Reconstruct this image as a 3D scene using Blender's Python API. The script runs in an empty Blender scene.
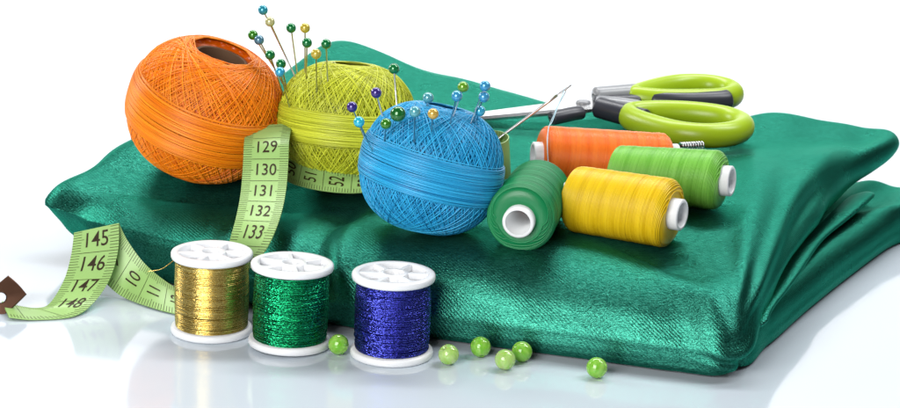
import bpy, math, random
import numpy as np
from mathutils import Vector, Matrix, noise
from mathutils.bvhtree import BVHTree

S = 0.01                      # lengths below are in centimetres
random.seed(7)
rng = np.random.default_rng(7)
sc = bpy.context.scene
col = sc.collection

# ------------------------------------------------------------------ camera
PITCH, ROLL, DIST = math.radians(15), math.radians(2.0), 75.0
fwd = Vector((0, math.cos(PITCH), -math.sin(PITCH)))
r0 = Vector((1, 0, 0)); u0 = r0.cross(fwd)
right = r0 * math.cos(ROLL) + u0 * math.sin(ROLL)
up = -r0 * math.sin(ROLL) + u0 * math.cos(ROLL)
cam_pos = Vector((0, 0, 3.0)) - fwd * DIST
cd = bpy.data.cameras.new('camera'); cam = bpy.data.objects.new('camera', cd); col.objects.link(cam)
M = Matrix((right, up, -fwd)).transposed().to_4x4(); M.translation = cam_pos * S
cam.matrix_world = M
cd.sensor_width = 36; cd.lens = 87.0; cd.clip_start = 0.01; cd.clip_end = 50
cd.dof.use_dof = True; cd.dof.focus_distance = 0.71; cd.dof.aperture_fstop = 64
sc.camera = cam

# ------------------------------------------------------------------ light
w = bpy.data.worlds.new('World'); sc.world = w; w.use_nodes = True
bg = w.node_tree.nodes['Background']; bg.inputs[0].default_value = (0.93, 0.97, 1, 1); bg.inputs[1].default_value = 0.06
def area(name, loc, target, size, power, colr=(1, 1, 1)):
    l = bpy.data.lights.new(name, 'AREA'); l.shape = 'RECTANGLE'; l.size = size[0] * S; l.size_y = size[1] * S
    l.energy = power; l.color = colr
    o = bpy.data.objects.new(name, l); col.objects.link(o); o.location = Vector(loc) * S
    o.rotation_euler = (Vector(target) - Vector(loc)).to_track_quat('-Z', 'Y').to_euler()
    return o
area('softbox_key', (-24, -58, 26), (3, -6, 2), (36, 40), 4.9, (1, 0.985, 0.96))
area('softbox_left', (-54, 24, 34), (-7, 0, 5), (20, 20), 1.6, (1, 0.985, 0.96))
area('softbox_right', (46, 6, 64), (6, 0, 3), (16, 40), 3.0, (0.97, 0.99, 1))
area('softbox_backdrop', (0, 70, 120), (0, 135, 10), (140, 40), 34.0)
sc.view_settings.view_transform = 'Standard'; sc.view_settings.look = 'None'
sc.view_settings.exposure = 0.0; sc.view_settings.gamma = 1.0
sc.view_settings.use_curve_mapping = False
try:
    sc.cycles.use_denoising = True; sc.cycles.denoiser = 'OPENIMAGEDENOISE'
    sc.cycles.max_bounces = 8; sc.cycles.caustics_reflective = False
except Exception:
    pass

# ------------------------------------------------------------------ materials
def nmat(name):
    m = bpy.data.materials.new(name); m.use_nodes = True
    nt = m.node_tree; return m, nt, nt.nodes['Principled BSDF']
def setp(p, **k):
    for a, v in k.items():
        p.inputs[a.replace('_', ' ')].default_value = v
def noise_bump(nt, p, scale, strength, dist=0.0002, detail=3, stretch=None, coord='Object'):
    tc = nt.nodes.new('ShaderNodeTexCoord'); n = nt.nodes.new('ShaderNodeTexNoise'); b = nt.nodes.new('ShaderNodeBump')
    n.inputs['Scale'].default_value = scale; n.inputs['Detail'].default_value = detail
    if stretch:
        mp = nt.nodes.new('ShaderNodeMapping'); mp.inputs['Scale'].default_value = stretch
        nt.links.new(tc.outputs[coord], mp.inputs[0]); nt.links.new(mp.outputs[0], n.inputs['Vector'])
    else:
        nt.links.new(tc.outputs[coord], n.inputs['Vector'])
    b.inputs['Strength'].default_value = strength; b.inputs['Distance'].default_value = dist
    nt.links.new(n.outputs[0], b.inputs['Height']); nt.links.new(b.outputs[0], p.inputs['Normal'])
    return n, b
def plain(name, c, rough=0.5, metal=0.0, spec=0.5, bump=None, **k):
    m, nt, p = nmat(name)
    setp(p, Base_Color=(*c, 1), Roughness=rough, Metallic=metal, Specular_IOR_Level=spec, **k)
    if bump: noise_bump(nt, p, *bump)
    return m
def thread_mat(name, dark, light, rough=0.34, spec=0.42, sheen=0.03, bumpscale=2600):
    """cotton thread: dye tone varies by strand; shade of gaps and slanted bands is painted in"""
    m, nt, p = nmat(name)
    at = nt.nodes.new('ShaderNodeAttribute'); at.attribute_name = 'tone'
    r = nt.nodes.new('ShaderNodeValToRGB'); r.color_ramp.elements[0].color = (*dark, 1); r.color_ramp.elements[1].color = (*light, 1)
    nt.links.new(at.outputs['Fac'], r.inputs[0]); nt.links.new(r.outputs[0], p.inputs['Base Color'])
    setp(p, Roughness=rough, Specular_IOR_Level=spec, Sheen_Weight=sheen, Sheen_Roughness=0.4)
    p.inputs['Sheen Tint'].default_value = (*light, 1)
    noise_bump(nt, p, bumpscale, 0.35, 0.00015)
    return m
def glitter_mat(name, c0, c1, rough, cell=2600, tilt=0.6, metal=0.95):
    """metallised film thread: tiny facets each turned a little its own way"""
    m, nt, p = nmat(name)
    tc = nt.nodes.new('ShaderNodeTexCoord'); v = nt.nodes.new('ShaderNodeTexVoronoi'); v.inputs['Scale'].default_value = cell
    mp = nt.nodes.new('ShaderNodeMapping'); mp.inputs['Scale'].default_value = (1, 1, 2.4)
    nt.links.new(tc.outputs['Object'], mp.inputs[0]); nt.links.new(mp.outputs[0], v.inputs['Vector'])
    geo = nt.nodes.new('ShaderNodeNewGeometry')
    sub = nt.nodes.new('ShaderNodeVectorMath'); sub.operation = 'SUBTRACT'; sub.inputs[1].default_value = (.5, .5, .5)
    scl = nt.nodes.new('ShaderNodeVectorMath'); scl.operation = 'SCALE'; scl.inputs['Scale'].default_value = tilt
    add = nt.nodes.new('ShaderNodeVectorMath'); add.operation = 'ADD'
    nor = nt.nodes.new('ShaderNodeVectorMath'); nor.operation = 'NORMALIZE'
    nt.links.new(v.outputs['Color'], sub.inputs[0]); nt.links.new(sub.outputs[0], scl.inputs[0])
    nt.links.new(scl.outputs[0], add.inputs[0]); nt.links.new(geo.outputs['Normal'], add.inputs[1])
    nt.links.new(add.outputs[0], nor.inputs[0]); nt.links.new(nor.outputs[0], p.inputs['Normal'])
    sep = nt.nodes.new('ShaderNodeSeparateColor'); nt.links.new(v.outputs['Color'], sep.inputs[0])
    r = nt.nodes.new('ShaderNodeValToRGB'); r.color_ramp.elements[0].color = (*c0, 1); r.color_ramp.elements[1].color = (*c1, 1)
    nt.links.new(sep.outputs[0], r.inputs[0]); nt.links.new(r.outputs[0], p.inputs['Base Color'])
    setp(p, Metallic=metal, Roughness=rough)
    return m

def satin_mat():
    m, nt, p = nmat('green_satin'); N_, K = nt.nodes.new, nt.links.new
    tc = N_('ShaderNodeTexCoord')
    def tex(scale, detail, stretch, rot):
        mp = N_('ShaderNodeMapping'); mp.inputs['Rotation'].default_value = rot; mp.inputs['Scale'].default_value = stretch
        n = N_('ShaderNodeTexNoise'); n.inputs['Scale'].default_value = scale; n.inputs['Detail'].default_value = detail
        K(tc.outputs['Object'], mp.inputs[0]); K(mp.outputs[0], n.inputs['Vector']); return n
    slub = tex(1500, 2, (0.30, 1.7, 1.7), (0, 0, math.radians(17)))      # long floats of the weft
    fine = tex(3200, 1, (0.5, 1.6, 1.6), (0, 0, math.radians(17)))
    broad = tex(55, 3, (1, 1, 1), (0, 0, 0))
    mix = N_('ShaderNodeMix'); mix.inputs[0].default_value = .45; K(slub.outputs[0], mix.inputs[2]); K(fine.outputs[0], mix.inputs[3])
    tm = N_('ShaderNodeMapping'); tm.inputs['Rotation'].default_value = (0, 0, math.radians(17)); tw = N_('ShaderNodeTexWave'); tw.bands_direction = 'DIAGONAL'
    tw.inputs['Scale'].default_value = 420; tw.inputs['Distortion'].default_value = 2.5; tw.inputs['Detail'].default_value = 1; tw.inputs['Detail Scale'].default_value = 2
    K(tc.outputs['Object'], tm.inputs[0]); K(tm.outputs[0], tw.inputs['Vector'])
    hm = N_('ShaderNodeMix'); hm.inputs[0].default_value = .14; K(mix.outputs[0], hm.inputs[2]); K(tw.outputs['Fac'], hm.inputs[3])
    r = N_('ShaderNodeValToRGB')
    r.color_ramp.elements[0].position = 0.34; r.color_ramp.elements[0].color = (0.002, 0.058, 0.040, 1)
    r.color_ramp.elements[1].position = 0.66; r.color_ramp.elements[1].color = (0.042, 0.25, 0.182, 1)
    K(mix.outputs[0], r.inputs[0]); K(r.outputs[0], p.inputs['Base Color'])
    mr = N_('ShaderNodeMapRange'); mr.inputs[1].default_value = .3; mr.inputs[2].default_value = .7; mr.inputs[3].default_value = .26; mr.inputs[4].default_value = .33
    K(broad.outputs[0], mr.inputs[0]); K(mr.outputs[0], p.inputs['Roughness'])
    b = N_('ShaderNodeBump'); b.inputs['Strength'].default_value = 0.85; b.inputs['Distance'].default_value = 0.00028
    K(hm.outputs[0], b.inputs['Height']); K(b.outputs[0], p.inputs['Normal'])
    tv = N_('ShaderNodeCombineXYZ'); tv.inputs[0].default_value = math.cos(math.radians(17)); tv.inputs[1].default_value = -math.sin(math.radians(17))
    K(tv.outputs[0], p.inputs['Tangent'])                               # the weft runs along the fold, so the gloss spreads across it
    setp(p, Metallic=0.9, Specular_IOR_Level=0.6, Sheen_Weight=0.03, Sheen_Roughness=0.35, Anisotropic=0.78, Anisotropic_Rotation=0.25)
    p.inputs['Specular Tint'].default_value = (0.25, 0.95, 0.72, 1); p.inputs['Sheen Tint'].default_value = (0.1, 0.75, 0.55, 1)
    return m

MAT = {}
MAT['table'] = plain('glossy_white_acrylic', (0.52, 0.58, 0.64), 0.085, 0, 0.6)
MAT['backdrop'] = plain('white_paper', (0.9, 0.9, 0.9), 0.8, 0, 0.1, (60, 0.05))
MAT['satin'] = satin_mat()
MAT['orange'] = thread_mat('orange_pearl_cotton', (0.64, 0.11, 0.001), (1.0, 0.33, 0.008))
MAT['olive'] = thread_mat('lime_pearl_cotton', (0.30, 0.32, 0.006), (0.72, 0.77, 0.06))
MAT['blue'] = thread_mat('blue_pearl_cotton', (0.005, 0.19, 0.43), (0.035, 0.44, 0.76))
MAT['c_orange'] = thread_mat('orange_polyester', (0.84, 0.15, 0.012), (0.95, 0.24, 0.03), 0.33, 0.4, 0.04)
MAT['c_lime'] = thread_mat('lime_polyester', (0.15, 0.44, 0.05), (0.24, 0.58, 0.10), 0.33, 0.4, 0.04)
MAT['c_yellow'] = thread_mat('yellow_polyester', (0.66, 0.43, 0.004), (0.82, 0.58, 0.015), 0.33, 0.4, 0.04)
MAT['c_green'] = thread_mat('green_polyester', (0.003, 0.16, 0.05), (0.015, 0.27, 0.095), 0.33, 0.4, 0.04)
MAT['card'] = plain('grey_card', (0.15, 0.085, 0.05), 0.85, 0, 0.2, (300, .3))
MAT['white_plastic'] = plain('white_plastic', (0.74, 0.75, 0.77), 0.28, 0, 0.5, None, Subsurface_Weight=0.15, Subsurface_Radius=(.002, .002, .002))
MAT['tube_plastic'] = plain('tube_plastic', (0.80, 0.81, 0.82), 0.35, 0, 0.5)
MAT['gold'] = glitter_mat('gold_metal_thread', (0.42, 0.28, 0.05), (0.80, 0.63, 0.22), 0.27, 2800, 0.16)
MAT['gglit'] = glitter_mat('green_glitter_thread', (0.0, 0.11, 0.03), (0.02, 0.50, 0.22), 0.22, 3000, 0.75)
MAT['bglit'] = glitter_mat('blue_glitter_thread', (0.012, 0.012, 0.17), (0.09, 0.11, 0.62), 0.22, 3000, 0.75)
MAT['steel'] = plain('steel', (0.66, 0.67, 0.69), 0.28, 1.0)
MAT['blade'] = plain('polished_blade_steel', (0.86, 0.87, 0.88), 0.22, 1.0, 0.5, (900, .05))
MAT['grip'] = plain('lime_rubber_grip', (0.36, 0.52, 0.012), 0.34, 0, 0.5, (500, .06))
MAT['dgrip'] = plain('charcoal_rubber', (0.030, 0.032, 0.045), 0.36, 0, 0.5, (700, .08))
MAT['ggrip'] = plain('grey_plastic', (0.30, 0.31, 0.33), 0.3, 0, 0.5)
MAT['tape'] = plain('green_tape_vinyl', (0.30, 0.49, 0.155), 0.36, 0, 0.45, (1400, .12), Transmission_Weight=0.0)
MAT['tape_pale'] = plain('pale_tape_edge', (0.42, 0.60, 0.20), 0.36, 0, 0.45, (1400, .12))
MAT['ink'] = plain('dark_print', (0.035, 0.022, 0.010), 0.5, 0, 0.2)
MAT['clip'] = plain('brown_tin', (0.06, 0.026, 0.014), 0.3, 0.75, 0.5, (260, .15))
MAT['thread_pale'] = plain('pale_blue_thread', (0.45, 0.72, 0.85), 0.4)
def bead_mat(name, c0, c1):
    m, nt, p = nmat(name)
    tc = nt.nodes.new('ShaderNodeTexCoord')
    wv = nt.nodes.new('ShaderNodeTexNoise'); wv.inputs['Scale'].default_value = 260
    mp = nt.nodes.new('ShaderNodeMapping'); mp.inputs['Scale'].default_value = (2.2, 2.2, .25)
    nt.links.new(tc.outputs['Object'], mp.inputs[0]); nt.links.new(mp.outputs[0], wv.inputs['Vector'])
    r = nt.nodes.new('ShaderNodeValToRGB')
    r.color_ramp.elements[0].position = .35; r.color_ramp.elements[0].color = (*c0, 1)
    r.color_ramp.elements[1].position = .68; r.color_ramp.elements[1].color = (*c1, 1)
    nt.links.new(wv.outputs[0], r.inputs[0]); nt.links.new(r.outputs[0], p.inputs['Base Color'])
    setp(p, Roughness=0.08, Specular_IOR_Level=0.6, Subsurface_Weight=1.0, Subsurface_Radius=(0.002, 0.004, 0.001), Transmission_Weight=0.3)
    return m
MAT['bead'] = bead_mat('lime_cats_eye_glass', (0.24, 0.58, 0.05), (0.42, 0.72, 0.16)); MAT['bead_pale'] = bead_mat('pale_lime_cats_eye_glass', (0.42, 0.66, 0.16), (0.60, 0.80, 0.34))
def head_mat(name, c):
    return plain(name, c, 0.12, 0.25, 0.6, None, Coat_Weight=0.5)
HEAD = {'teal': (0.02, 0.27, 0.37), 'cream': (0.52, 0.50, 0.24), 'green': (0.006, 0.17, 0.045), 'leaf green': (0.035, 0.20, 0.012),
        'yellow': (0.55, 0.43, 0.06), 'blue grey': (0.08, 0.20, 0.28), 'light blue': (0.04, 0.36, 0.58), 'purple': (0.045, 0.025, 0.20),
        'cyan': (0.03, 0.45, 0.62), 'dark green': (0.01, 0.13, 0.02), 'pale teal': (0.10, 0.36, 0.42), 'tan': (0.55, 0.36, 0.07),
        'lime': (0.14, 0.34, 0.02), 'sky blue': (0.05, 0.30, 0.55)}
HM = {k: head_mat(k.replace(' ', '_') + '_pearl', v) for k, v in HEAD.items()}

# ------------------------------------------------------------------ mesh helpers
class MB:
    def __init__(s): s.v = []; s.q = []; s.t = []; s.n = 0; s.tone = []
    def add(s, v, q=None, t=None, tone=0.5):
        v = np.asarray(v, float).reshape(-1, 3)
        if q is not None and len(q): s.q.append(np.asarray(q, int).reshape(-1, 4) + s.n)
        if t is not None and len(t): s.t.append(np.asarray(t, int).reshape(-1, 3) + s.n)
        s.v.append(v); s.n += len(v)
        tt = np.asarray(tone, float); s.tone.append(np.full(len(v), float(tt)) if tt.ndim == 0 else tt.reshape(-1))
    def mesh(s, name, mat, smooth=True, tone=False):
        v = np.concatenate(s.v) * S
        q = np.concatenate(s.q) if s.q else np.zeros((0, 4), int); t = np.concatenate(s.t) if s.t else np.zeros((0, 3), int)
        me = bpy.data.meshes.new(name); me.vertices.add(len(v)); me.vertices.foreach_set('co', v.astype(np.float32).ravel())
        loops = np.concatenate([q.ravel(), t.ravel()]).astype(np.int32)
        me.loops.add(len(loops)); me.loops.foreach_set('vertex_index', loops)
        tot = np.concatenate([np.full(len(q), 4), np.full(len(t), 3)]).astype(np.int32)
        me.polygons.add(len(tot)); me.polygons.foreach_set('loop_start', (np.cumsum(tot) - tot).astype(np.int32))
        me.polygons.foreach_set('loop_total', tot)
        me.polygons.foreach_set('use_smooth', np.full(len(tot), smooth))
        if tone:
            a = me.attributes.new('tone', 'FLOAT', 'POINT'); a.data.foreach_set('value', np.concatenate(s.tone).astype(np.float32))
        me.update(calc_edges=True); me.validate()
        me.materials.append(MAT[mat] if isinstance(mat, str) else mat)
        return me
    def build(s, name, mat, parent=None, smooth=True, tone=False, sharp=None):
        me = s.mesh(name, mat, smooth, tone)
        if sharp: me.set_sharp_from_angle(angle=math.radians(sharp))
        o = bpy.data.objects.new(name, me); col.objects.link(o)
        if parent: o.parent = parent
        return o
def tag(o, label=None, cat=None, group=None, kind=None):
    if label: o['label'] = label
    if cat: o['category'] = cat
    if group: o['group'] = group
    if kind: o['kind'] = kind
    return o
def thing(name, label, cat, loc=(0, 0, 0), rot=None, group=None):
    o = bpy.data.objects.new(name, None); col.objects.link(o); o.empty_display_size = 0.01
    o.location = Vector(loc) * S
    if rot is not None: o.rotation_euler = rot
    return tag(o, label, cat, group)
def gridq(n, m, wrap_n=False, wrap_m=False):
    i = np.arange(n if wrap_n else n - 1)[:, None]; j = np.arange(m if wrap_m else m - 1)[None, :]
    a = i * m + j; b = ((i + 1) % n) * m + j; c = ((i + 1) % n) * m + (j + 1) % m; d = i * m + (j + 1) % m
    return np.stack([a, b, c, d], -1).reshape(-1, 4)
def nrm(a): return a / np.maximum(np.linalg.norm(a, axis=-1, keepdims=True), 1e-9)
def tube(mb, P, r, sides=6, N=None, closed=False, caps=True, tone=0.5, flat=1.0):
    """a tube along P; N gives a reference normal for each point"""
    P = np.asarray(P, float); n = len(P)
    T = np.roll(P, -1, 0) - np.roll(P, 1, 0) if closed else np.gradient(P, axis=0)
    T = nrm(T)
    if N is None:
        ref = np.array([0., 0, 1]) if abs(T[0][2]) < .9 else np.array([1., 0, 0]); Ns = []
        cur = ref
        for k in range(n):
            cur = cur - T[k] * (cur @ T[k]); cur = cur / max(np.linalg.norm(cur), 1e-9); Ns.append(cur)
        N = np.array(Ns)
    else:
        N = np.asarray(N, float); N = nrm(N - T * (N * T).sum(1, keepdims=True))
    B = np.cross(T, N); r = np.broadcast_to(np.asarray(r, float), (n,))
    a = np.arange(sides) / sides * 2 * math.pi
    V = P[:, None] + r[:, None, None] * (flat * np.cos(a)[None, :, None] * N[:, None] + np.sin(a)[None, :, None] * B[:, None])
    q = gridq(n, sides, closed, True)
    tn = np.repeat(np.broadcast_to(np.asarray(tone, float), (n,)), sides)
    V = V.reshape(-1, 3); t = []
    if caps and not closed:
        V = np.concatenate([V, P[:1], P[-1:]]); tn = np.concatenate([tn, tn[:1], tn[-1:]])
        for k in range(sides):
            t += [[n * sides, (k + 1) % sides, k], [n * sides + 1, (n - 1) * sides + k, (n - 1) * sides + (k + 1) % sides]]
    mb.add(V, q, t, tn)
def lathe(mb, prof, seg=48, axis='z', closed=False):
    """revolve (radius, height) points about z; closed joins the last point to the first"""
    prof = np.asarray(prof, float); a = np.arange(seg) / seg * 2 * math.pi
    V = np.stack([np.cos(a)[:, None] * prof[None, :, 0], np.sin(a)[:, None] * prof[None, :, 0], np.broadcast_to(prof[None, :, 1], (seg, len(prof)))], -1)
    if axis == 'x': V = V[..., [2, 0, 1]]
    mb.add(V.reshape(-1, 3), gridq(seg, len(prof), True, closed))
def catmull(P, n, closed=False):
    P = np.asarray(P, float); m = len(P)
    t = np.linspace(0, m if closed else m - 1, n, endpoint=not closed)
    i = np.floor(t).astype(int)
    if not closed: i = np.minimum(i, m - 2)
    f = (t - i)[:, None] if P.ndim == 2 else (t - i)
    def g(k): return P[k % m] if closed else P[np.clip(k, 0, m - 1)]
    p0, p1, p2, p3 = g(i - 1), g(i), g(i + 1), g(i + 2)
    return 0.5 * (2 * p1 + (p2 - p0) * f + (2 * p0 - 5 * p1 + 4 * p2 - p3) * f * f + (3 * p1 - p0 - 3 * p2 + p3) * f ** 3)
def box(mb, c, d, rot=0, bev=0.0):
    """a box with chamfered vertical and top edges"""
    x, y, z = d[0] / 2, d[1] / 2, d[2] / 2; b = min(bev, x * .9, y * .9, z * .9)
    def ring(ix, zz): return [(x - ix, y - b, zz), (x - b, y - ix, zz), (-x + b, y - ix, zz), (-x + ix, y - b, zz), (-x + ix, -y + b, zz), (-x + b, -y + ix, zz), (x - b, -y + ix, zz), (x - ix, -y + b, zz)]
    b = max(b, 1e-4)
    V = ring(b, -z) + ring(0, -z + b) + ring(0, z - b) + ring(b, z) + [(0, 0, -z), (0, 0, z)]
    V = np.array(V); cr, sr = math.cos(rot), math.sin(rot)
    V = np.stack([V[:, 0] * cr - V[:, 1] * sr, V[:, 0] * sr + V[:, 1] * cr, V[:, 2]], 1) + np.array(c)
    q = [[r * 8 + k, r * 8 + (k + 1) % 8, (r + 1) * 8 + (k + 1) % 8, (r + 1) * 8 + k] for r in range(3) for k in range(8)]
    t = [[32, (k + 1) % 8, k] for k in range(8)] + [[33, 24 + k, 24 + (k + 1) % 8] for k in range(8)]
    mb.add(V, q, t)
def sphere(mb, c, r, seg=20, rings=12):
    th = np.linspace(0, math.pi, rings); lathe_p = np.stack([np.sin(th) * r, -np.cos(th) * r], 1); lathe_p[0, 0] = lathe_p[-1, 0] = r * 0.01
    k = MB(); lathe(k, lathe_p, seg); mb.add(k.v[0] + np.array(c), k.q[0])

# ------------------------------------------------------------------ setting: table top and paper sweep
mb = MB()
mb.add([(-75, -28, 0), (75, -28, 0), (75, 120, 0), (-75, 120, 0), (-75, -28, -3), (75, -28, -3), (75, 120, -3), (-75, 120, -3)],
       [[0, 1, 2, 3], [7, 6, 5, 4], [0, 4, 5, 1], [1, 5, 6, 2], [2, 6, 7, 3], [3, 7, 4, 0]])
tag(mb.build('table_top', 'table', None, False), kind='structure')
mb = MB(); pr = [(121, -3.2)] + [(121 + 26 * math.sin(a), 24 - 26 * math.cos(a)) for a in np.linspace(0.05, math.pi / 2, 14)] + [(147, 74)]
V = np.array([[(x, y, z) for (y, z) in pr] for x in (-105, 105)])
mb.add(V.reshape(-1, 3), gridq(2, len(pr)))
tag(mb.build('backdrop', 'backdrop'), kind='structure')

# ------------------------------------------------------------------ folded satin cloth
def fbm(x, y, z, o=3): return noise.fractal(Vector((x, y, z)), 1.0, 2.0, o)
def bump1(x, c, w): return np.exp(-((x - c) / w) ** 2)
def sstep(x, a, b):
    t = np.clip((x - a) / (b - a), 0, 1); return t * t * (3 - 2 * t)
def slab(ST, cen, ctop, NS, NP, NI, wrinkle):
    """one folded layer: stations round its edge are x, y, height, roll width, lifted edge weight, setback, undercut"""
    ST = np.array([tuple(r) + (0,) * (8 - len(r)) for r in ST], float)
    st = catmull(ST, NS, True); PN = np.clip(st[:, 7], 0, .85)
    O = st[:, :2]; H = st[:, 2]; Wd = st[:, 3]; DB = np.clip(st[:, 4], 0, 1); UR = np.clip(st[:, 5], 0, 2); UC = np.clip(st[:, 6], 0, 2)
    Tn = nrm(np.roll(O, -3, 0) - np.roll(O, 3, 0)); NO = np.stack([Tn[:, 1], -Tn[:, 0]], 1)
    NO = nrm(sum(np.roll(NO, k, 0) for k in range(-14, 15)))
    one = np.ones(NS)
    single = [(-Wd, H), (-Wd * .68, H * .985), (-Wd * .42, H * .92), (-Wd * .23, H * .79), (-.09 * Wd, H * .62), (-.025 * Wd, H * .46), (.04 * one, H * .34), (.03 * one, H * .25), (0 * one, H * .16), (-.08 * one, H * .06), (-.4 * one, .03 * one), (-1.6 * one, .03 * one)]
    lifted = [(-Wd - UR, H), (-Wd * .6 - UR, H * .99), (-Wd * .3 - UR, H * .945), (-.10 * Wd - UR, H * .84), (-UR, H * .70), (-.03 - UR, H * .58), (-.16 - UR, H * .50), (-.5 - UR, H * .455), (-1.1 - UR, H * .44), (-1.8 - UR, H * .44), (-2.6 - UR, H * .44), (-3.2 - UR, H * .44)]
    CP = np.array([[(1 - DB) * a[0] + DB * b[0], (1 - DB) * a[1] + DB * b[1]] for a, b in zip(single, lifted)]).transpose(2, 0, 1)
    prof = np.stack([catmull(CP[k], NP) for k in range(NS)])
    prof[..., 1] = np.maximum(prof[..., 1], 0.015)
    prof[..., 1] = H[:, None] - (H[:, None] - prof[..., 1]) * (1 - PN[:, None])
    prof[..., 0] -= UC[:, None] * np.clip(1 - prof[..., 1] / (.72 * H[:, None]), 0, 1) ** .8
    RD = nrm(O - cen); RD = RD / np.maximum((RD * NO).sum(1, keepdims=True), .62)      # inward offsets run to the centre, so rolls never cross
    dirs = np.where(prof[..., :1] < 0, RD[:, None], NO[:, None])
    ringV = np.concatenate([O[:, None] + dirs * prof[..., :1], prof[..., 1:]], -1)
    inner = ringV[:, 0]; f = np.linspace(0.02, 1, NI, endpoint=False)[None, :, None]
    top = np.concatenate([cen + (inner[:, None, :2] - cen) * f, inner[:, None, 2:] * f ** 1.5 + ctop * (1 - f ** 1.5)], -1)
    CV = np.concatenate([top, ringV], 1)
    du = np.roll(CV, -1, 0) - np.roll(CV, 1, 0); dv = np.gradient(CV, axis=1); NN = nrm(np.cross(du, dv))
    if NN[:, 3, 2].mean() < 0: NN = -NN
    disp = wrinkle(CV[..., 0], CV[..., 1], CV[..., 2], DB[:, None]) * np.clip(CV[..., 2] / 0.5, 0, 1)
    CV = CV + NN * disp[..., None]; CV[..., 2] = np.maximum(CV[..., 2], 0.012)
    m = MB(); n0, m0 = CV.shape[:2]; Q = gridq(n0, m0, True, False)
    m.add(CV.reshape(-1, 3), Q); m.add([CV[:, 0].mean(0)])
    m.t.append(np.array([[n0 * m0, k * m0, ((k + 1) % n0) * m0] for k in range(n0)]))
    return m, CV, Q
def wr_upper(X, Y, Z, DB):
    a = math.radians(-17); LX = X * math.cos(a) + Y * math.sin(a); LY = -X * math.sin(a) + Y * math.cos(a)
    fl = np.stack([X, Y, Z], -1).reshape(-1, 3)
    d = np.array([0.13 * fbm(p[0] * .2, p[1] * .2, p[2] * .25 + 3, 2) for p in fl]).reshape(X.shape)
    # pleats running along the right edge, gathering at the front corner
    a1 = np.arctan2(Y + 10.5, X - 8.6); rr = np.hypot(Y + 10.5, X - 8.6)
    wv = 0.22 * np.sin(a1 * 14 + 0.4 * np.sin(rr * .3) + 0.9) + .03 * np.sin(a1 * 33 + .5 * np.sin(rr * .4))
    d += wv * sstep(rr, 1.5, 6) * sstep(1.9 - a1, 0.15, .8) * sstep(X, 5, 9) * (1 - .6 * sstep(rr, 12, 22))
    side = sstep(rr, 2.0, 5.0) * (1 - .5 * sstep(rr, 16, 24))
    for ac, dp, wd_ in ((1.135, .25, .017), (1.18, .25, .020), (1.235, .22, .026), (1.33, .14, .045)):
        q = (a1 + .009 * np.sin(rr * .45 + ac * 40) - ac) / wd_
        d += side * dp * (.55 * np.exp(-((q - 1.6) / 1.2) ** 2) - np.exp(-q ** 2)) * (.82 + .18 * np.sin(rr * .3 + ac * 23))
    corner = np.exp(-(((X - 9.6) / 1.3) ** 2 + ((Y + 7.8) / 1.4) ** 2))
    d += 0.13 * corner * np.sin(np.arctan2(Z - 0.4, (Y + 9.4) + 1e-3) * 9 + X * 2.4)
    fr = sstep(-LY, 0.0, 2.0)
    d += fr * (-0.40 * bump1(LX + 0.45 * Z, -1.9, .5) * bump1(Z, 1.9, 1.0) + 0.16 * bump1(LX + .45 * Z, -1.0, .6) * bump1(Z, 2.2, 1.0))
    d += fr * (-0.20 * bump1(LX - 0.3 * Z, -6.2, .6) + .12 * bump1(LX - .3 * Z, -7.4, .6)) * bump1(Z, 1.7, 1.0)
    d += fr * 0.05 * np.sin(LX * 1.7 + Z * .8) * bump1(Z, 1.3, 1.2)
    # soft ripples along the far edge and the left end
    d += 0.09 * np.sin(X * 1.05 + .5) * sstep(Y + X * .4, 9, 14) + 0.08 * np.sin(Y * 2.0 + Z) * sstep(-X, 11, 13.5)
    return d
ST = [(-12.6, 0.2, 2.4, 3.4, 0, 0, .9), (-9.3, -2.1, 2.5, 4.0, 0, 0, .7), (-3.9, -5.5, 2.8, 3.6, 0, 0, .6), (-0.2, -6.35, 2.9, 3.2, 0, 0, .25), (3.7, -7.3, 3.0, 4.4, 0, 0, 0),
      (7.2, -8.45, 2.9, 4.4, 0, 0, 0), (9.1, -8.7, 2.6, 3.0, .1, 0.0, 0), (10.2, -6.4, 2.9, 2.6, .75, .1, 0), (11.6, -3.2, 3.35, 2.3, 1, .3, 0), (13.6, 1.2, 3.55, 2.2, 1, .6, 0), (15.5, 5.4, 3.55, 2.0, 1, 1.0, 0),
      (17.0, 9.4, 3.4, 1.6, 1, .8, 0, .15), (18.0, 12.7, 3.1, 1.0, 1, .1, .0, .62), (17.2, 14.0, 3.3, .9, 1, 0, .0, .5), (14.2, 14.3, 3.55, 1.4, .3, 0, 0), (11.5, 14.0, 3.4, 1.6, 0, 0, 0), (6.2, 14.6, 3.6, 2, 0, 0, 0),
      (2.7, 16.5, 3.8, 2, 0, 0, 0), (-0.8, 18.6, 4.1, 2, 0, 0, 0), (-5.4, 21.2, 4.8, 2, 0, 0, 0), (-8.2, 16.6, 4.1, 2, 0, 0, 0), (-10.6, 10.5, 4.0, 2, 0, 0, 0), (-12.5, 6.8, 3.75, 2.0, 0, 0, .3),
      (-13.6, 4.6, 3.3, 1.8, 0, 0, .8), (-14.7, 2.6, 2.55, 1.6, 0, 0, 1.7), (-13.7, 1.2, 2.4, 2.6, 0, 0, 1.1)]
root = thing('folded_cloth', 'dark green satin cloth folded into a thick glossy pile on white table', 'cloth')
mb, CV, Q = slab(ST, np.array([1.2, 3.6]), 3.35, 760, 84, 110, wr_upper)
cloth = mb.build('upper_layer', 'satin', root)
BVH = BVHTree.FromPolygons([Vector(p) for p in CV.reshape(-1, 3)], [tuple(q) for q in Q])
def cz(x, y):
    h = BVH.ray_cast(Vector((x, y, 30)), Vector((0, 0, -1)))
    return h[0].z if h[0] else 0.0
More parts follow.
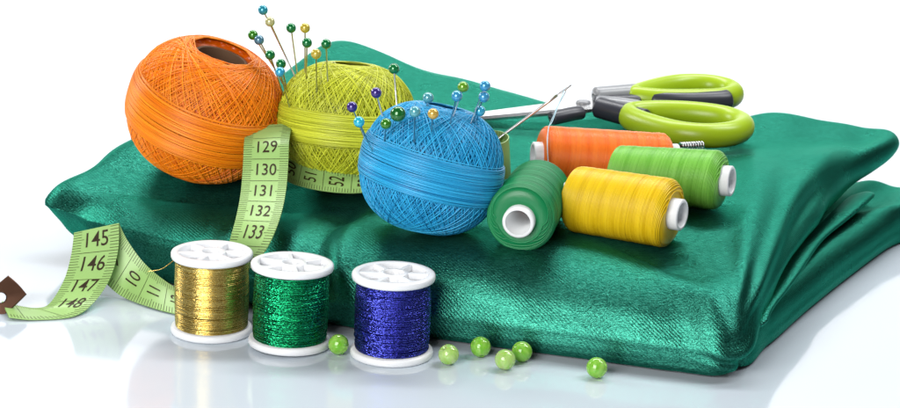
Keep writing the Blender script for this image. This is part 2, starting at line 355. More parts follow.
def wr_lower(X, Y, Z, DB):
    s_ = X * .45 + Y * .9; e_ = X * .9 - Y * .45
    return sstep(Z, .1, .6) * (0.08 * np.sin(e_ * 3.4 + .5 * np.sin(s_ * .3)) + .025 * np.sin(s_ * .9 + e_ * .8)) * sstep(X, 7, 10)
LS = [(9.0, -7.7, 1.2, 1.0, 0, 0, 0), (10.5, -5.6, 1.35, 1.3, 0, 0, .1), (12.6, -1.4, 1.45, 1.5, 0, 0, .15), (14.7, 2.6, 1.5, 1.6, 0, 0, .2), (17.1, 7.0, 1.5, 1.6, 0, 0, .2), (19.4, 10.2, 1.35, 1.2, 0, 0, .3),
      (17.0, 12.6, 1.4, 1.4, 0, 0, 0), (10, 12, 1.4, 1.4, 0, 0, 0), (3, 10, 1.4, 1.4, 0, 0, 0), (2.6, 2, 1.4, 1.4, 0, 0, 0), (5.5, -4.4, 1.3, 1.2, 0, 0, 0)]
mb, _, _ = slab(LS, np.array([10.0, 4.0]), 1.4, 420, 60, 16, wr_lower)
mb.build('lower_layer', 'satin', root)
# turned edges tucked between the two layers
def lip(pts, rad0, flat, ph):
    m = MB(); n = 110; t = np.linspace(0, 1, n); P = catmull(pts, n)
    P = P + np.stack([0.05 * np.sin(t * 11 + ph), 0 * t, 0.03 * np.sin(t * 15 + ph)], 1)
    r = rad0 * (1 + .12 * np.sin(t * 13 + ph)) * np.clip(np.minimum(t, 1 - t) / .06, .15, 1) ** .5
    tube(m, P, r, 22, np.tile([-.35, .2, 1.0], (n, 1)), flat=flat)
    return m.build('tucked_fold', 'satin', root)
lip([(15.9, 8.6, 1.66), (14.3, 5.0, 1.66), (12.8, 1.6, 1.62), (11.35, -2.0, 1.52), (10.3, -5.0, 1.36), (9.65, -6.9, 1.05)], .55, .34, 0.4)

# ------------------------------------------------------------------ wound cotton balls
def ball(name, label, mat, loc, a, b, rot, wraps, core_r, belt, p=2.5, tr=0.0185, inc0=63, seed=1):
    g = np.random.default_rng(seed)
    root = thing(name, label, 'thread ball', loc, rot, 'wound balls of pearl cotton')
    def rad(d): return ((np.hypot(d[..., 0], d[..., 1]) / a) ** p + (np.abs(d[..., 2]) / b) ** p) ** (-1 / p)
    # inner body with the funnel round the core
    th0 = math.radians(90 - inc0 + 5)
    th = np.linspace(th0, math.pi - th0, 40); d = np.stack([np.sin(th), 0 * th, np.cos(th)], 1); r = rad(d) - 0.06
    pr = list(zip(r * np.sin(th), r * np.cos(th)))
    pr = [(core_r, b * .2), (core_r + .02, pr[0][1] - .25)] + pr + [(core_r + .02, pr[-1][1] + .25), (core_r, -b * .2)]
    m1 = MB(); lathe(m1, pr, 72); m1.tone = [np.full(m1.n, 0.0)]  # darkest tone paints the shade in gaps between strands
    body = m1.build('wound_body', mat, root, tone=True)
    m2 = MB(); lathe(m2, [(core_r, -b * .86), (core_r, b * .86), (core_r - .1, b * .86), (core_r - .1, -b * .86)], 40, closed=True)
    lathe(m2, [(0.01, -b * .3), (core_r - .05, -b * .3)], 40)
    m2.build('core_tube', 'card', root, sharp=40)
    m3 = MB(); n = 110; t = np.arange(n) / n * 2 * math.pi
    passes = [(inc0 - 22, .26, 0), (inc0 - 10, .30, .022), (inc0, .26, .04), (inc0 - 5, .18, .062)]
    for inc_d, frac, l0 in passes:
        nk = int(wraps * frac); ph0 = g.random() * 6
        for k in range(nk):
            inc = math.radians(inc_d + g.normal(0, .5 if l0 < .03 else 1.3)); phi = ph0 + k * (2 * math.pi / nk) + g.normal(0, .006)
            if g.random() < .04: phi += g.normal(0, .1); inc += g.normal(0, .06)
            e1 = np.array([math.cos(phi), math.sin(phi), 0]); e2 = np.array([-math.sin(phi) * math.cos(inc), math.cos(phi) * math.cos(inc), math.sin(inc)])
            d = np.cos(t)[:, None] * e1 + np.sin(t)[:, None] * e2
            lift = l0 + .018 * g.random() + .012 * np.sin(t * 2 + g.random() * 6)
            P = d * (rad(d) - .03 + lift)[:, None]
            tube(m3, P, tr * g.uniform(.92, 1.1), 5, d, True, tone=np.clip(g.normal(.5, .2) + 3 * (l0 - .03), 0, 1))  # random tone per strand; lower passes painted darker as if shaded
    net = m3.build('wound_thread', mat, root, tone=True); net['kind'] = 'stuff'
    m4 = MB(); w0, tilt, turns = belt
    n = 96; t = np.arange(n * turns) / n * 2 * math.pi
    hgt = np.linspace(-w0, w0, turns * n) + np.repeat(g.normal(0, .012, turns), n)
    for layer, lo in ((0, .10), (1, .135)):
        hh = hgt * (1 if layer == 0 else -.93) + 0.05 * np.sin(t * .5 + layer)
        zc = hh + math.tan(tilt) * a * np.sin(t + layer * .35)
        rr_ = a * np.maximum(1 - (np.abs(zc) / b) ** p, .05) ** (1 / p) + lo - 0.04 * (np.abs(hh) / w0) ** 4
        P = np.stack([np.cos(t) * rr_, np.sin(t) * rr_, zc], 1)
        N = np.stack([np.cos(t), np.sin(t), 0 * t], 1)
        tube(m4, P, tr * 1.02, 5, N, False, tone=np.clip(np.repeat(g.normal(.6, .2, turns), n), 0, 1))
    bl = m4.build('thread_belt', mat, root, tone=True); bl['kind'] = 'stuff'
    return root
def rot_axis(lean_right, lean_fwd, spin=0):
    return (Matrix.Rotation(math.radians(lean_right), 3, 'Y') @ Matrix.Rotation(math.radians(lean_fwd), 3, 'X') @ Matrix.Rotation(math.radians(spin), 3, 'Z')).to_euler()
BALLS = dict(orange=((-8.8, 2.9, 5.38), 2.66, 2.38), olive=((-3.75, 2.7, 5.18), 2.36, 2.05), blue=((-0.65, -3.2, 5.06), 2.26, 2.08))
ball('cotton_ball', 'orange pearl cotton ball with an open hollow core and slanting belt', 'orange', *BALLS['orange'], rot_axis(17, 7, 40), 330, .95, (0.86, math.radians(3), 58), inc0=63, seed=3)
ball('cotton_ball', 'yellow green pearl cotton ball with many pins, beside the orange ball', 'olive', *BALLS['olive'], rot_axis(3, -6, 10), 300, .55, (0.58, math.radians(2), 42), inc0=70, seed=5)
ball('cotton_ball', 'sky blue pearl cotton ball with pins stuck around its top', 'blue', *BALLS['blue'], rot_axis(10, -7, 70), 290, .5, (0.68, math.radians(4), 50), inc0=70, seed=8)

# ------------------------------------------------------------------ sewing thread cones lying on the cloth
def cone(label, mat, p0, p1, r_a=1.08, r_b=0.97, seed=1, g0=.26):
    g = np.random.default_rng(seed)
    p0 = Vector(p0); p1 = Vector(p1); ax = (p1 - p0); L = ax.length; ax.normalize()
    root = thing('thread_spool', label, 'thread spool', p0, ax.to_track_quat('X', 'Z').to_euler(), 'overlock thread spools on the cloth')
    g1 = L - .30                                        # wound length between the tube ends
    m = MB(); tb = .52
    lathe(m, [(tb, 0.03), (tb - .03, 0), (tb - .10, 0), (tb - .12, .03), (tb - .12, L - .03), (tb - .10, L), (tb - .03, L), (tb, L - .03)], 40, 'x', True)
    m.build('core_tube', 'tube_plastic', root, sharp=50)
    def rad(x):
        s = np.clip((x - g0) / (g1 - g0), 0, 1); base = r_a * (1 - s) + r_b * s
        e = np.minimum(np.clip((x - g0) / .32, 0, 1), np.clip((g1 - x) / .32, 0, 1))
        return base - .36 * (1 - np.sqrt(np.clip(1 - (1 - e) ** 2, 0, 1)))
    xs = np.linspace(g0, g1, 60)
    m = MB(); lathe(m, [(tb - .01, g0 + .06)] + [(rad(x) - .012, x) for x in xs] + [(tb - .01, g1 - .06)], 64, 'x'); m.tone = [np.full(m.n, .2)]
    m.build('wound_body', mat, root, tone=True)
    m = MB(); pitch = .037; turns = int((g1 - g0) / pitch); n = 40; t = np.arange(turns * n) / n * 2 * math.pi
    # turns laid at a slant; shade bands of the crossed winding painted into tone
    x = g0 + pitch * t / (2 * math.pi) + .16 * np.sin(t)
    rr_ = rad(np.clip(x, g0, g1)) + .004 * np.sin((x - g0) * 2 * math.pi / .62 + t) + np.repeat(g.normal(0, .004, turns), n)
    tn = np.clip(.5 + .20 * np.sin((x - g0) * 2 * math.pi / .62 + t + np.sin(x * 2.3)) + .14 * np.sin((x - g0) * 2 * math.pi / .37 - t) + np.repeat(g.normal(0, .15, turns), n), 0, 1)
    P = np.stack([np.clip(x, g0 - .02, g1 + .02), np.cos(t) * rr_, np.sin(t) * rr_], 1); N = np.stack([0 * t, np.cos(t), np.sin(t)], 1)
    tube(m, P, .022, 5, N, False, tone=tn)
    th = m.build('wound_thread', mat, root, tone=True); th['kind'] = 'stuff'
    return root
cone('orange sewing thread spool lying against the scissors handle', 'c_orange', (2.85, 2.0, 4.3), (8.05, 2.9, 4.2), 1.08, .86, 11)
cone('light lime green sewing thread spool lying beside the yellow spool', 'c_lime', (5.55, 0.55, 4.2), (9.5, -1.15, 4.45), .92, 1.0, 12, .05)
cone('golden yellow sewing thread spool lying with its white tube end outward', 'c_yellow', (3.8, -2.3, 4.0), (7.55, -4.3, 4.05), 1.08, 1.12, 13)
cone('dark green sewing thread spool lying beside the blue ball', 'c_green', (2.2, -5.1, 3.82), (3.1, -1.0, 4.03), 1.12, 1.05, 14)

# ------------------------------------------------------------------ small metallic thread spools
def metal_spool(label, mat, loc, lean=0, spin=0, seed=1, jitter=.01):
    g = np.random.default_rng(seed)
    root = thing('metallic_thread_spool', label, 'thread spool', loc, (0, math.radians(lean), math.radians(spin)), 'metallic thread spools on the table')
    h, R, td, ft = 2.72, 1.31, 1.13, .24
    for zz, flip in ((0, -1), (h, 1)):
        m = MB()
        pr = [(R - .07, -ft), (R - .02, -ft + .03), (R, -ft + .08), (R, -.07), (R - .02, -.025), (R - .07, 0), (R - .20, 0), (R - .23, -.02), (R - .25, -.22), (.46, -.22), (.44, -.02), (.41, 0), (.33, 0), (.31, -.02), (.30, -.45), (.5, -.45), (.5, -ft)]
        if flip < 0: pr = [(r, -z) for r, z in pr][::-1]
        pr = [(r, z + zz) for r, z in pr]
        lathe(m, pr, 72, closed=True)
        fo = m.build('flange', 'white_plastic', root, sharp=45)
        if flip > 0:
            for k in range(6):
                a_ = k * math.pi / 3
                m = MB(); box(m, (math.cos(a_) * .755, math.sin(a_) * .755, h - .12), (.66, .16, .20), a_, .02)
                m.build('spoke', 'white_plastic', fo, smooth=False)
    m = MB(); lathe(m, [(.48, ft), (td - .03, ft), (td - .03, h - ft), (.48, h - ft)], 64, closed=False); m.build('wound_body', mat, root)
    m = MB(); tr = .021; turns = int((h - 2 * ft) / (tr * 1.7)); n = 56
    for layer in range(2):
        t = np.arange(turns * n) / n * 2 * math.pi
        z = np.linspace(ft + .02, h - ft - .02, turns * n) + .02 * np.sin(t * .9 + layer) + np.repeat(g.normal(0, .01, turns), n)
        bulge = .03 * np.sin((z - ft) / (h - 2 * ft) * math.pi)
        rr_ = td + bulge + layer * tr * .7 + np.interp(t, np.linspace(0, t[-1], turns * 4), g.normal(0, jitter, turns * 4))
        N = np.stack([np.cos(t), np.sin(t), 0 * t], 1)
        tube(m, np.stack([np.cos(t) * rr_, np.sin(t) * rr_, z], 1), tr, 5, N)
    th = m.build('wound_thread', mat, root); th['kind'] = 'stuff'
    return root
gs = metal_spool('white spool of shiny gold metallic thread standing on table', 'gold', (-7.55, -5.75, .0), 0, 12, 21, .004)
metal_spool('white spool of glittering green metallic thread standing on table', 'gglit', (-4.95, -6.85, .04), 1.6, 40, 22, .010)
metal_spool('white spool of glittering blue violet metallic thread standing on table', 'bglit', (-1.68, -7.4, .0), 0, 3, 23, .010)
mb = MB(); tube(mb, catmull([(-.9, .75, 2.45), (-1.3, .6, 2.15), (-1.6, .55, 1.98), (-2.0, .6, 1.9)], 30), .012, 5)
mb.build('loose_thread_end', 'gold', gs)

# ------------------------------------------------------------------ glass beads
for k, (x, y) in enumerate([(-3.35, -7.55), (0.12, -8.15), (1.12, -7.3), (2.42, -7.62), (1.88, -8.45), (4.70, -8.9)]):
    mb = MB(); r = .325; ca = np.linspace(math.asin(.07 / r), math.pi - math.asin(.07 / r), 20)
    pr = [(r * math.sin(c), -r * math.cos(c)) for c in ca]; lathe(mb, pr + [(.07, 0)], 32, closed=True)
    o = mb.build('glass_bead', 'bead_pale' if k in (1, 4) else 'bead'); o.location = Vector((x, y, r + .005)) * S
    o.rotation_euler = (random.uniform(-.8, .8), random.uniform(-.7, .7), random.uniform(0, 6))
    lab = ['lime green glass bead between the green and the blue metallic spools', 'pale lime glass bead on the right of the blue metallic spool',
           'lime green glass bead touching the cloth, second from the blue spool', 'lime green glass bead at the cloth edge behind a paler bead',
           'pale lime glass bead just in front of another bead', 'lime green glass bead lying apart near the folded corner of the cloth'][k]
    tag(o, lab, 'bead', 'lime beads on the table')

# ------------------------------------------------------------------ tape measure
tape = thing('tape_measure', 'green measuring tape with black numbers trailing off the cloth to the table', 'tape measure', (0, 0, 0))
def text_mesh(body, size):
    cu = bpy.data.curves.new('t', 'FONT'); cu.body = body; cu.size = size; cu.align_x = 'CENTER'; cu.align_y = 'CENTER'; cu.resolution_u = 3; cu.offset = size * .003
    o = bpy.data.objects.new('t', cu); col.objects.link(o)
    me = bpy.data.meshes.new_from_object(o.evaluated_get(bpy.context.evaluated_depsgraph_get()))
    v = np.array([x.co[:] for x in me.vertices]); t = []
    me.calc_loop_triangles()
    t = [tuple(x.vertices) for x in me.loop_triangles]
    bpy.data.objects.remove(o); bpy.data.curves.remove(cu); bpy.data.meshes.remove(me)
    v[:, 0] *= .74
    for _ in range(2):                                            # split so that the print can follow the bent strip
        t = np.array(t); e = np.sort(np.concatenate([t[:, [0, 1]], t[:, [1, 2]], t[:, [2, 0]]]), 1); u, inv = np.unique(e, axis=0, return_inverse=True)
        inv = inv.ravel(); mid = (v[u[:, 0]] + v[u[:, 1]]) / 2; k = len(t); a, b, c = inv[:k] + len(v), inv[k:2 * k] + len(v), inv[2 * k:] + len(v)
        t = np.concatenate([np.stack([t[:, 0], a, c], 1), np.stack([a, t[:, 1], b], 1), np.stack([c, b, t[:, 2]], 1), np.stack([a, b, c], 1)]); v = np.concatenate([v, mid])
    return v, t
def ribbon(Lp, Rp, numbers=(), first=0.0, side=None, n=160, ticks=True, name='ribbon'):
    """a strip of tape between two edge curves; numbers is a list of (text, distance along it)"""
    Lc, Rc = catmull(Lp, n), catmull(Rp, n); Cc = (Lc + Rc) / 2
    s = np.concatenate([[0], np.cumsum(np.linalg.norm(np.diff(Cc, axis=0), axis=1))])
    T = nrm(np.gradient(Cc, axis=0)); W = nrm(Rc - Lc); Nn = nrm(np.cross(T, W))
    if side is None:
        mid = n // 2; side = 1 if Nn[mid] @ np.array([0, -1, .3]) > 0 else -1
    Nn = Nn * side
    def at(ss, v, off):
        ss = np.asarray(ss, float); v = np.asarray(v, float)
        k = lambda A: np.stack([np.interp(ss, s, A[:, i]) for i in range(3)], -1)
        return k(Lc) * (.5 - v)[..., None] + k(Rc) * (.5 + v)[..., None] + k(Nn) * off
    m = MB(); vs = np.linspace(-.5, .5, 9)
    SS, VV = np.meshgrid(s, vs, indexing='ij')
    top_, bot_ = at(SS, VV, .018), at(SS, VV, -.018)
    loop = np.concatenate([top_, bot_[:, ::-1]], 1)
    m.add(loop.reshape(-1, 3), gridq(n, 18, False, True))
    rb = m.build(name, 'tape', tape, sharp=60)
    width = np.linalg.norm(Rc - Lc, axis=1).mean()
    if ticks:
        m = MB(); L_ = s[-1]; k0 = math.ceil((0 - first) * 10); mm = np.arange(0, int(L_ * 10))
        for q in mm:
            ss = (q + (first % .1) * 10) / 10.0; c = round(ss - first, 3)
            isc = abs((ss - first) - round(ss - first)) < .04; half = abs(((ss - first) % 1) - .5) < .04
            hw = .010 if isc else .009
            spans = [(-.5, .5)] if isc else [(-.5, -.5 + (.24 if half else .19)), (.5 - (.24 if half else .19), .5)]
            for v0, v1 in spans:
                a = at([ss - hw, ss - hw, ss + hw, ss + hw], [v0, v1, v1, v0], .024)
                m.add(a, [[0, 1, 2, 3]])
        o = m.build('tick_marks', 'ink', rb, False); o['kind'] = 'stuff'
    for body, ss in numbers:
        v, t = text_mesh(body, .76)
        m = MB(); m.add(at(ss - v[:, 1], v[:, 0] / width, .030), None, t); m.build('printed_number', 'ink', rb, False)
    return rb, at, s[-1]
# hanging strip over the front of the cloth
ribbon([(-7.2, 1.6, 5.1), (-7.15, 0.30, 4.83), (-7.10, -0.50, 4.26), (-7.06, -1.50, 3.64), (-7.08, -2.30, 3.17), (-7.17, -3.04, 2.65), (-7.38, -3.24, 2.01), (-7.9, -3.22, 1.35), (-8.6, -3.15, .65), (-9.0, -3.2, .1)],
       [(-5.6, 1.5, 5.3), (-5.58, 0.0, 5.03), (-5.54, -0.80, 4.39), (-5.52, -1.80, 3.77), (-5.57, -2.80, 3.29), (-5.71, -3.84, 2.86), (-6.02, -4.25, 2.27), (-6.6, -4.25, 1.6), (-7.4, -4.2, .85), (-7.9, -4.15, .25)],
       [(str(129 + k), 1.70 + k) for k in range(6)], 1.2, side=None)
# curl that runs down to the metal end
AL = [(-12.58, -2.30, 2.16), (-12.60, -2.75, 1.53), (-12.75, -3.30, 0.80), (-13.07, -4.10, 0.24), (-13.43, -4.25, 0.10), (-14.02, -4.15, 0.10), (-14.68, -4.05, 0.22)]
AR = [(-11.13, -1.90, 2.44), (-11.09, -2.35, 1.64), (-11.28, -2.90, 0.80), (-11.66, -3.80, 0.24), (-12.16, -4.85, 0.07), (-13.33, -5.30, 0.05), (-14.18, -5.35, 0.12)]
_, atA, LA = ribbon(AL, AR, [(str(145 + k), .42 + k * .86) for k in range(4)], .85)
# the strip folded back behind it
ribbon([(-12.59, -2.24, 2.14), (-12.18, -2.2, 1.10), (-11.58, -2.25, 0.47), (-10.93, -2.61, 0.08), (-9.85, -3.59, 0.06), (-8.71, -4.31, 0.06), (-7.6, -4.6, .06)],
       [(-11.13, -1.84, 2.42), (-11.0, -1.86, 2.12), (-10.78, -1.92, 1.75), (-10.29, -2.12, 1.18), (-9.68, -2.42, 0.75), (-8.96, -2.82, 0.44), (-8.09, -3.2, 0.22)],
       [(str(8 + k), .25 + k) for k in range(6)], .75)
# strip lying in front of the yellow green ball, and its loop standing behind the blue one
ribbon([(-5.9, 1.3, 3.34), (-5.3, 0.5, 3.34), (-4.4, -0.1, 3.34), (-3.4, -0.2, 3.32), (-2.6, 0.15, 3.34), (-1.9, 0.8, 3.36)],
       [(-5.9, 2.3, 4.2), (-5.2, 1.5, 3.95), (-4.4, 1.0, 3.85), (-3.4, .9, 3.72), (-2.7, 1.3, 3.68), (-2.2, 1.8, 3.7)],
       [(str(50 + k), .55 + k) for k in range(5)], .05)
ribbon([(-0.2, 2.6, 3.40), (0.9, 3.5, 3.42), (1.75, 3.6, 3.42), (2.12, 3.0, 3.40), (1.9, 2.2, 3.38), (1.3, 1.7, 3.36)],
       [(-0.2, 2.6, 4.8), (0.9, 3.6, 4.8), (1.7, 3.7, 4.78), (2.0, 3.0, 4.76), (1.8, 2.1, 4.74), (1.2, 1.6, 4.72)], [], .3)
# metal end plate with its eyelet
m = MB(); nn = 32; a = np.arange(nn) / nn * 2 * math.pi
sq = np.maximum(np.abs(np.cos(a)), np.abs(np.sin(a))) ** -0.86
outr = np.stack([np.cos(a) * sq * .46, np.sin(a) * sq * .72], 1); inn = np.stack([np.cos(a) * .18 - .06, np.sin(a) * .18], 1)
e0 = np.array([-14.6, -4.4, .42]); eX = nrm(np.array([.72, -.25, -.62])); eW = np.array([.74, .45, .55]); eW = nrm(eW - eX * (eW @ eX)); eN = np.cross(eX, eW)
if eN[2] < 0: eN = -eN
rings = [(inn, .05), (inn * 1.18 + np.array([.014, 0]), .075), (outr * .96, .055), (outr, .03), (outr, -.05), (inn, -.05)]
V = np.stack([e0 + eX * r_[:, :1] + eW * r_[:, 1:] + eN * h_ for r_, h_ in rings], 0)
m.add(V.reshape(-1, 3), gridq(6, nn, True, True)); tp = m.build('end_plate', 'clip', tape, sharp=35); tp['label'] = 'brown metal end plate with a round eyelet'

# ------------------------------------------------------------------ scissors
sci = thing('scissors', 'closed scissors with lime green and charcoal handles lying behind the spools', 'scissors', (0, 0, 0))
def handle(pts, closed_pts, rx, rz, mat, name):
    m = MB(); P = catmull(pts, 120, closed_pts)
    tube(m, P, rx, 20, np.tile([0, 0, 1.0], (len(P), 1)), closed=closed_pts, flat=rz)
    return m.build(name, mat, sci)
zb, zf = 4.42, 4.06
rear = handle([(7.2, 12.1, zb), (8.0, 13.2, zb + .08), (9.1, 14.1, zb + .12), (10.2, 14.3, zb + .12), (11.0, 13.9, zb + .08), (11.25, 13.2, zb), (10.7, 12.5, zb - .05), (9.6, 12.1, zb - .05), (8.3, 11.9, zb - .05)], True, .40, 1.15, 'grip', 'handle')
front = handle([(7.0, 10.3, zf + .06), (8.2, 10.6, zf + .1), (9.6, 10.5, zf + .1), (10.7, 10.0, zf + .06), (11.15, 9.1, zf), (10.7, 8.1, zf - .05), (9.7, 7.6, zf - .08), (8.6, 7.8, zf - .08), (7.6, 8.7, zf - .05), (6.9, 9.7, zf)], True, .43, 1.12, 'grip', 'handle')
def pad(path, r, flat, mat, name, par):
    m = MB(); n = 50; P = catmull(path, n); t = np.linspace(0, 1, n)
    tube(m, P, r * np.clip(np.minimum(t, 1 - t) / .07, .08, 1) ** .5, 18, np.tile([0, 0, 1.0], (n, 1)), flat=flat); return m.build(name, mat, par)
ins = pad([(7.7, 11.86, zb - .10), (8.6, 11.78, zb - .10), (9.6, 11.92, zb - .10), (10.5, 12.15, zb - .08), (10.95, 12.42, zb - .05)], .40, 1.08, 'dgrip', 'grip_insert', rear)
pad([(9.45, 11.55, zb - .12), (9.75, 11.56, zb - .08), (10.05, 11.62, zb - .12)], .06, 1.2, 'ggrip', 'highlight_mark', rear)  # silver highlight on the insert, modelled as a thin grey strip
pad([(5.6, 10.95, zf + .16), (6.2, 10.5, zf + .10), (6.9, 10.05, zf + .02), (7.5, 9.55, zf)], .44, .95, 'dgrip', 'grip_insert', front)
pad([(5.6, 11.35, zf + .35), (6.4, 11.1, zf + .36), (7.3, 10.75, zf + .34)], .34, .5, 'ggrip', 'bolster', front)
pad([(5.5, 11.7, zb + .06), (6.3, 12.0, zb + .10), (7.3, 12.5, zb + .12), (7.8, 13.1, zb + .1)], .42, .85, 'ggrip', 'bolster', rear)
pad([(5.5, 11.45, zb - .16), (6.3, 11.55, zb - .14), (7.4, 11.8, zb - .12)], .34, .9, 'dgrip', 'grip_insert', rear)
def blade(x0, y0, z0, x1, y1, z1, wd, th, name):
    m = MB(); n = 24; t = np.linspace(0, 1, n)[:, None]; P = np.array([x0, y0, z0]) * (1 - t) + np.array([x1, y1, z1]) * t
    d_ = nrm(P[-1] - P[0]); sd = nrm(np.cross([0, 0, 1], d_)); u_ = np.cross(d_, sd); w_ = wd * (1 - .86 * np.linspace(0, 1, n) ** 1.6)[:, None]
    sec = [(-.5, 0), (-.5, th * .7), (-.44, th), (.40, th * .98), (.5, th * .2)]
    V = np.stack([P + sd * (a_ * w_ + .1 * wd * t) + u_ * h_ for a_, h_ in sec], 1)
    V = np.concatenate([V.reshape(-1, 3), P[:1], P[-1:]]); tt_ = [[n * 5, k, (k + 1) % 5] for k in range(5)] + [[n * 5 + 1, (n - 1) * 5 + (k + 1) % 5, (n - 1) * 5 + k] for k in range(5)]
    m.add(V, gridq(n, 5, False, True), tt_); return m.build(name, 'blade', sci, sharp=25)
blade(6.6, 11.75, 4.28, -1.6, 9.3, 3.64, 1.5, .12, 'blade')
blade(6.4, 11.6, 4.10, -1.5, 9.6, 3.50, 1.2, .12, 'blade')
m = MB(); lathe(m, [(.01, .16), (.2, .16), (.27, .12), (.3, .05), (.3, -.3), (.01, -.3)], 28); o = m.build('pivot_screw', 'ggrip', sci, sharp=40); o.location = Vector((5.1, 11.25, 4.24)) * S
pad([(3.75, 9.55, 3.98), (4.2, 9.75, 4.06), (4.65, 10.0, 4.12), (4.95, 10.25, 4.12)], .36, .75, 'dgrip', 'stop_block', sci)

# ------------------------------------------------------------------ pins
PINS = [
    ('teal', 'olive', (-6.85, 3.57, 8.90), (-5.22, 2.63, 5.99)),
    ('cream', 'olive', (-6.55, 3.01, 8.59), (-5.22, 2.42, 5.99)),
    ('green', 'olive', (-5.80, 2.98, 8.40), (-5.41, 2.77, 5.93)),
    ('yellow', 'olive', (-5.24, 2.00, 8.60), (-5.22, 2.21, 6.10)),
    ('leaf green', 'olive', (-7.11, 2.68, 8.16), (-5.41, 2.48, 5.66)),
    ('blue grey', 'olive', (-6.87, 2.42, 8.04), (-5.50, 2.49, 5.56)),
    ('green', 'olive', (-5.12, 1.38, 8.20), (-5.17, 1.88, 6.00)),
    ('green', 'olive', (-6.45, 2.09, 7.59), (-5.72, 2.44, 5.29)),
    ('green', 'olive', (-6.02, 1.53, 7.40), (-5.63, 2.20, 5.45)),
    ('yellow', 'olive', (-4.76, 0.74, 7.95), (-4.70, 1.11, 5.70)),
    ('green', 'olive', (-4.45, 1.20, 8.22), (-4.31, 1.13, 6.02)),
    ('light blue', 'olive', (-6.00, 0.95, 7.23), (-5.48, 1.59, 5.05)),
    ('green', 'blue', (-2.00, -2.19, 8.12), (-1.76, -3.45, 6.36)),
    ('purple', 'blue', (-2.53, -3.11, 7.49), (-2.03, -3.71, 5.99)),
    ('purple', 'blue', (-3.31, -3.02, 6.97), (-2.50, -3.25, 5.15)),
    ('cyan', 'blue', (-2.99, -4.85, 6.90), (-2.21, -4.17, 5.05)),
    ('dark green', 'blue', (-1.74, -5.38, 7.32), (-1.67, -3.60, 6.42)),
    ('leaf green', 'blue', (-2.12, -5.03, 6.91), (-2.23, -4.09, 5.51)),
    ('pale teal', 'blue', (-0.83, -3.60, 7.49), (-0.89, -4.07, 6.56)),
    ('pale teal', 'blue', (-1.20, -5.69, 7.48), (-1.22, -4.72, 5.60)),
    ('tan', 'blue', (-0.63, -5.58, 7.41), (-0.72, -4.36, 6.07)),
    ('lime', 'blue', (0.29, -3.98, 7.97), (-0.23, -4.38, 6.28)),
    ('sky blue', 'blue', (0.10, -4.61, 7.80), (-0.26, -4.53, 6.05)),
    ('sky blue', 'blue', (0.99, -4.00, 8.03), (0.30, -4.22, 6.04)),
    ('sky blue', 'blue', (0.97, -3.96, 7.66), (0.37, -3.87, 6.09)),
    ('light blue', 'blue', (0.86, -3.85, 7.17), (0.59, -3.25, 6.16)),
]
PL = ['teal round-headed pin, the tallest one between the orange and yellow green balls', 'cream round-headed pin just below the tallest teal pin head', 'green round-headed pin standing upright between the cream and a tall yellow pin',
      'tall yellow round-headed pin standing straight above a green-headed one', 'leaf green round-headed pin leaning out over the orange ball', 'blue grey round-headed pin leaning close to the leaf green one',
      'green round-headed pin with its head right below the tall yellow one', 'green round-headed pin leaning against the rim of the orange ball', 'green round-headed pin just above the light blue pin head',
      'short yellow round-headed pin between two green-headed pins', 'green round-headed pin in the yellow green ball, standing nearest the blue ball', 'light blue round-headed pin in the gap between the orange and yellow green balls',
      'green round-headed pin rising above the large dark green pin head', 'purple round-headed pin standing above the leaf green pin in the blue ball', 'purple round-headed pin right above the cyan pin head',
      'cyan round-headed pin stuck in the left flank of the blue ball', 'large glossy dark green round-headed pin stuck in the blue ball', 'leaf green round-headed pin beside the large dark green head on the blue ball',
      'pale teal round-headed pin stuck in the very crown of the blue ball', 'pale teal round-headed pin between the large dark green and tan heads', 'tan round-headed pin stuck in the top of the blue ball',
      'lime green round-headed pin behind a sky blue one on the blue ball', 'sky blue round-headed pin overlapping the lime green pin head', 'sky blue round-headed pin, upper of two overlapping sky blue heads',
      'sky blue round-headed pin, lower of two overlapping sky blue heads', 'light blue round-headed pin sunk low in the blue ball below two sky blue heads']
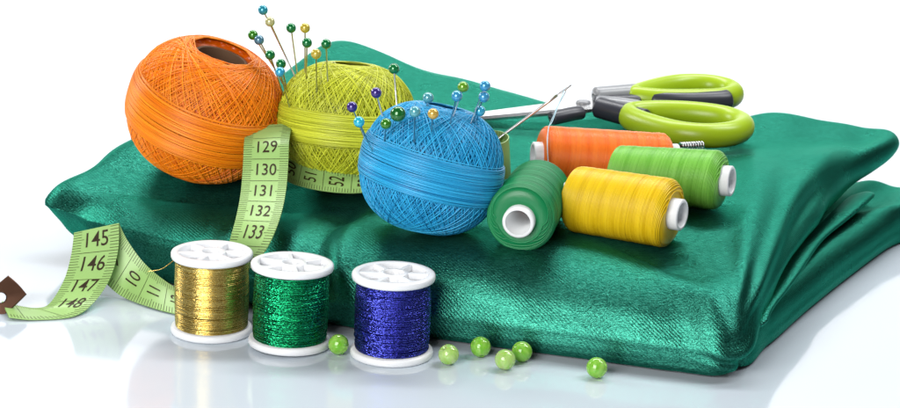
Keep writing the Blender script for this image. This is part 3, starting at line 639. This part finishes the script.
for (cname, b, hd, tip), lab in zip(PINS, PL):
    big = cname == 'dark green'
    hd = Vector(hd); tip = Vector(tip); d_ = (tip - hd); L = d_.length
    root = thing('dressmaking_pin', lab, 'pin', hd, d_.to_track_quat('-Z', 'Y').to_euler(), 'round-headed pins in the cotton balls')
    m = MB(); sphere(m, (0, 0, 0), .25 if big else .178, 24, 16); m.build('pin_head', HM[cname], root)
    m = MB(); tube(m, np.array([(0, 0, -.1), (0, 0, -L + .3), (0, 0, -L)]), np.array([.026, .026, .004]), 8); m.build('pin_shaft', 'steel', root)

# ------------------------------------------------------------------ darning needle, its thread, and a wire coil
eye = Vector((4.19, 4.0, 6.5)); tip = Vector((-0.05, 3.1, 3.25)); d_ = tip - eye; L = d_.length
nd = thing('darning_needle', 'long steel needle with an open eye leaning behind the blue ball', 'needle', eye, d_.to_track_quat('-Z', 'Y').to_euler())
m = MB(); tube(m, np.array([(0, 0, -.62), (0, 0, -1.2), (0, 0, -L * .8), (0, 0, -L)]), np.array([.05, .055, .045, .006]), 10); m.build('needle_shaft', 'steel', nd)
m = MB(); k = np.arange(40) / 40 * 2 * math.pi
tube(m, np.stack([.045 * np.sin(k), 0 * k, -.33 + .33 * np.cos(k)], 1), .024, 8, np.tile([0, 1., 0], (40, 1)), closed=True); m.build('needle_eye', 'steel', nd)
m = MB(); tube(m, catmull([(3.35, 0.75, 4.4), (3.3, 0.95, 5.0), (3.35, 1.7, 5.42), (3.5, 2.5, 5.46), (3.75, 3.4, 5.9), (3.96, 3.93, 6.33), (4.0, 4.1, 6.2), (3.7, 4.0, 5.6), (3.4, 3.6, 4.9)], 70), .016, 6)
tag(m.build('sewing_thread', 'thread_pale'), 'thin pale blue thread hanging from the needle over the orange spool', 'thread')
coil = thing('wire_coil', 'small coiled silver wire lying between the scissors and lime green spool', 'wire coil', (8.85, 6.3, 3.86), (0, 0, math.radians(22)))
m = MB(); k = np.linspace(0, 2 * math.pi * 9, 260); tube(m, np.stack([k / k[-1] * .95 - .4, .14 * np.cos(k), .14 * np.sin(k)], 1), .034, 7); m.build('coil', 'steel', coil)
m = MB(); tube(m, catmull([(-1.15, -.05, -.12), (-.8, .02, .05), (-.45, 0, .02), (.3, 0, 0)], 30), .05, 8); m.build('wire_end', 'clip', coil)
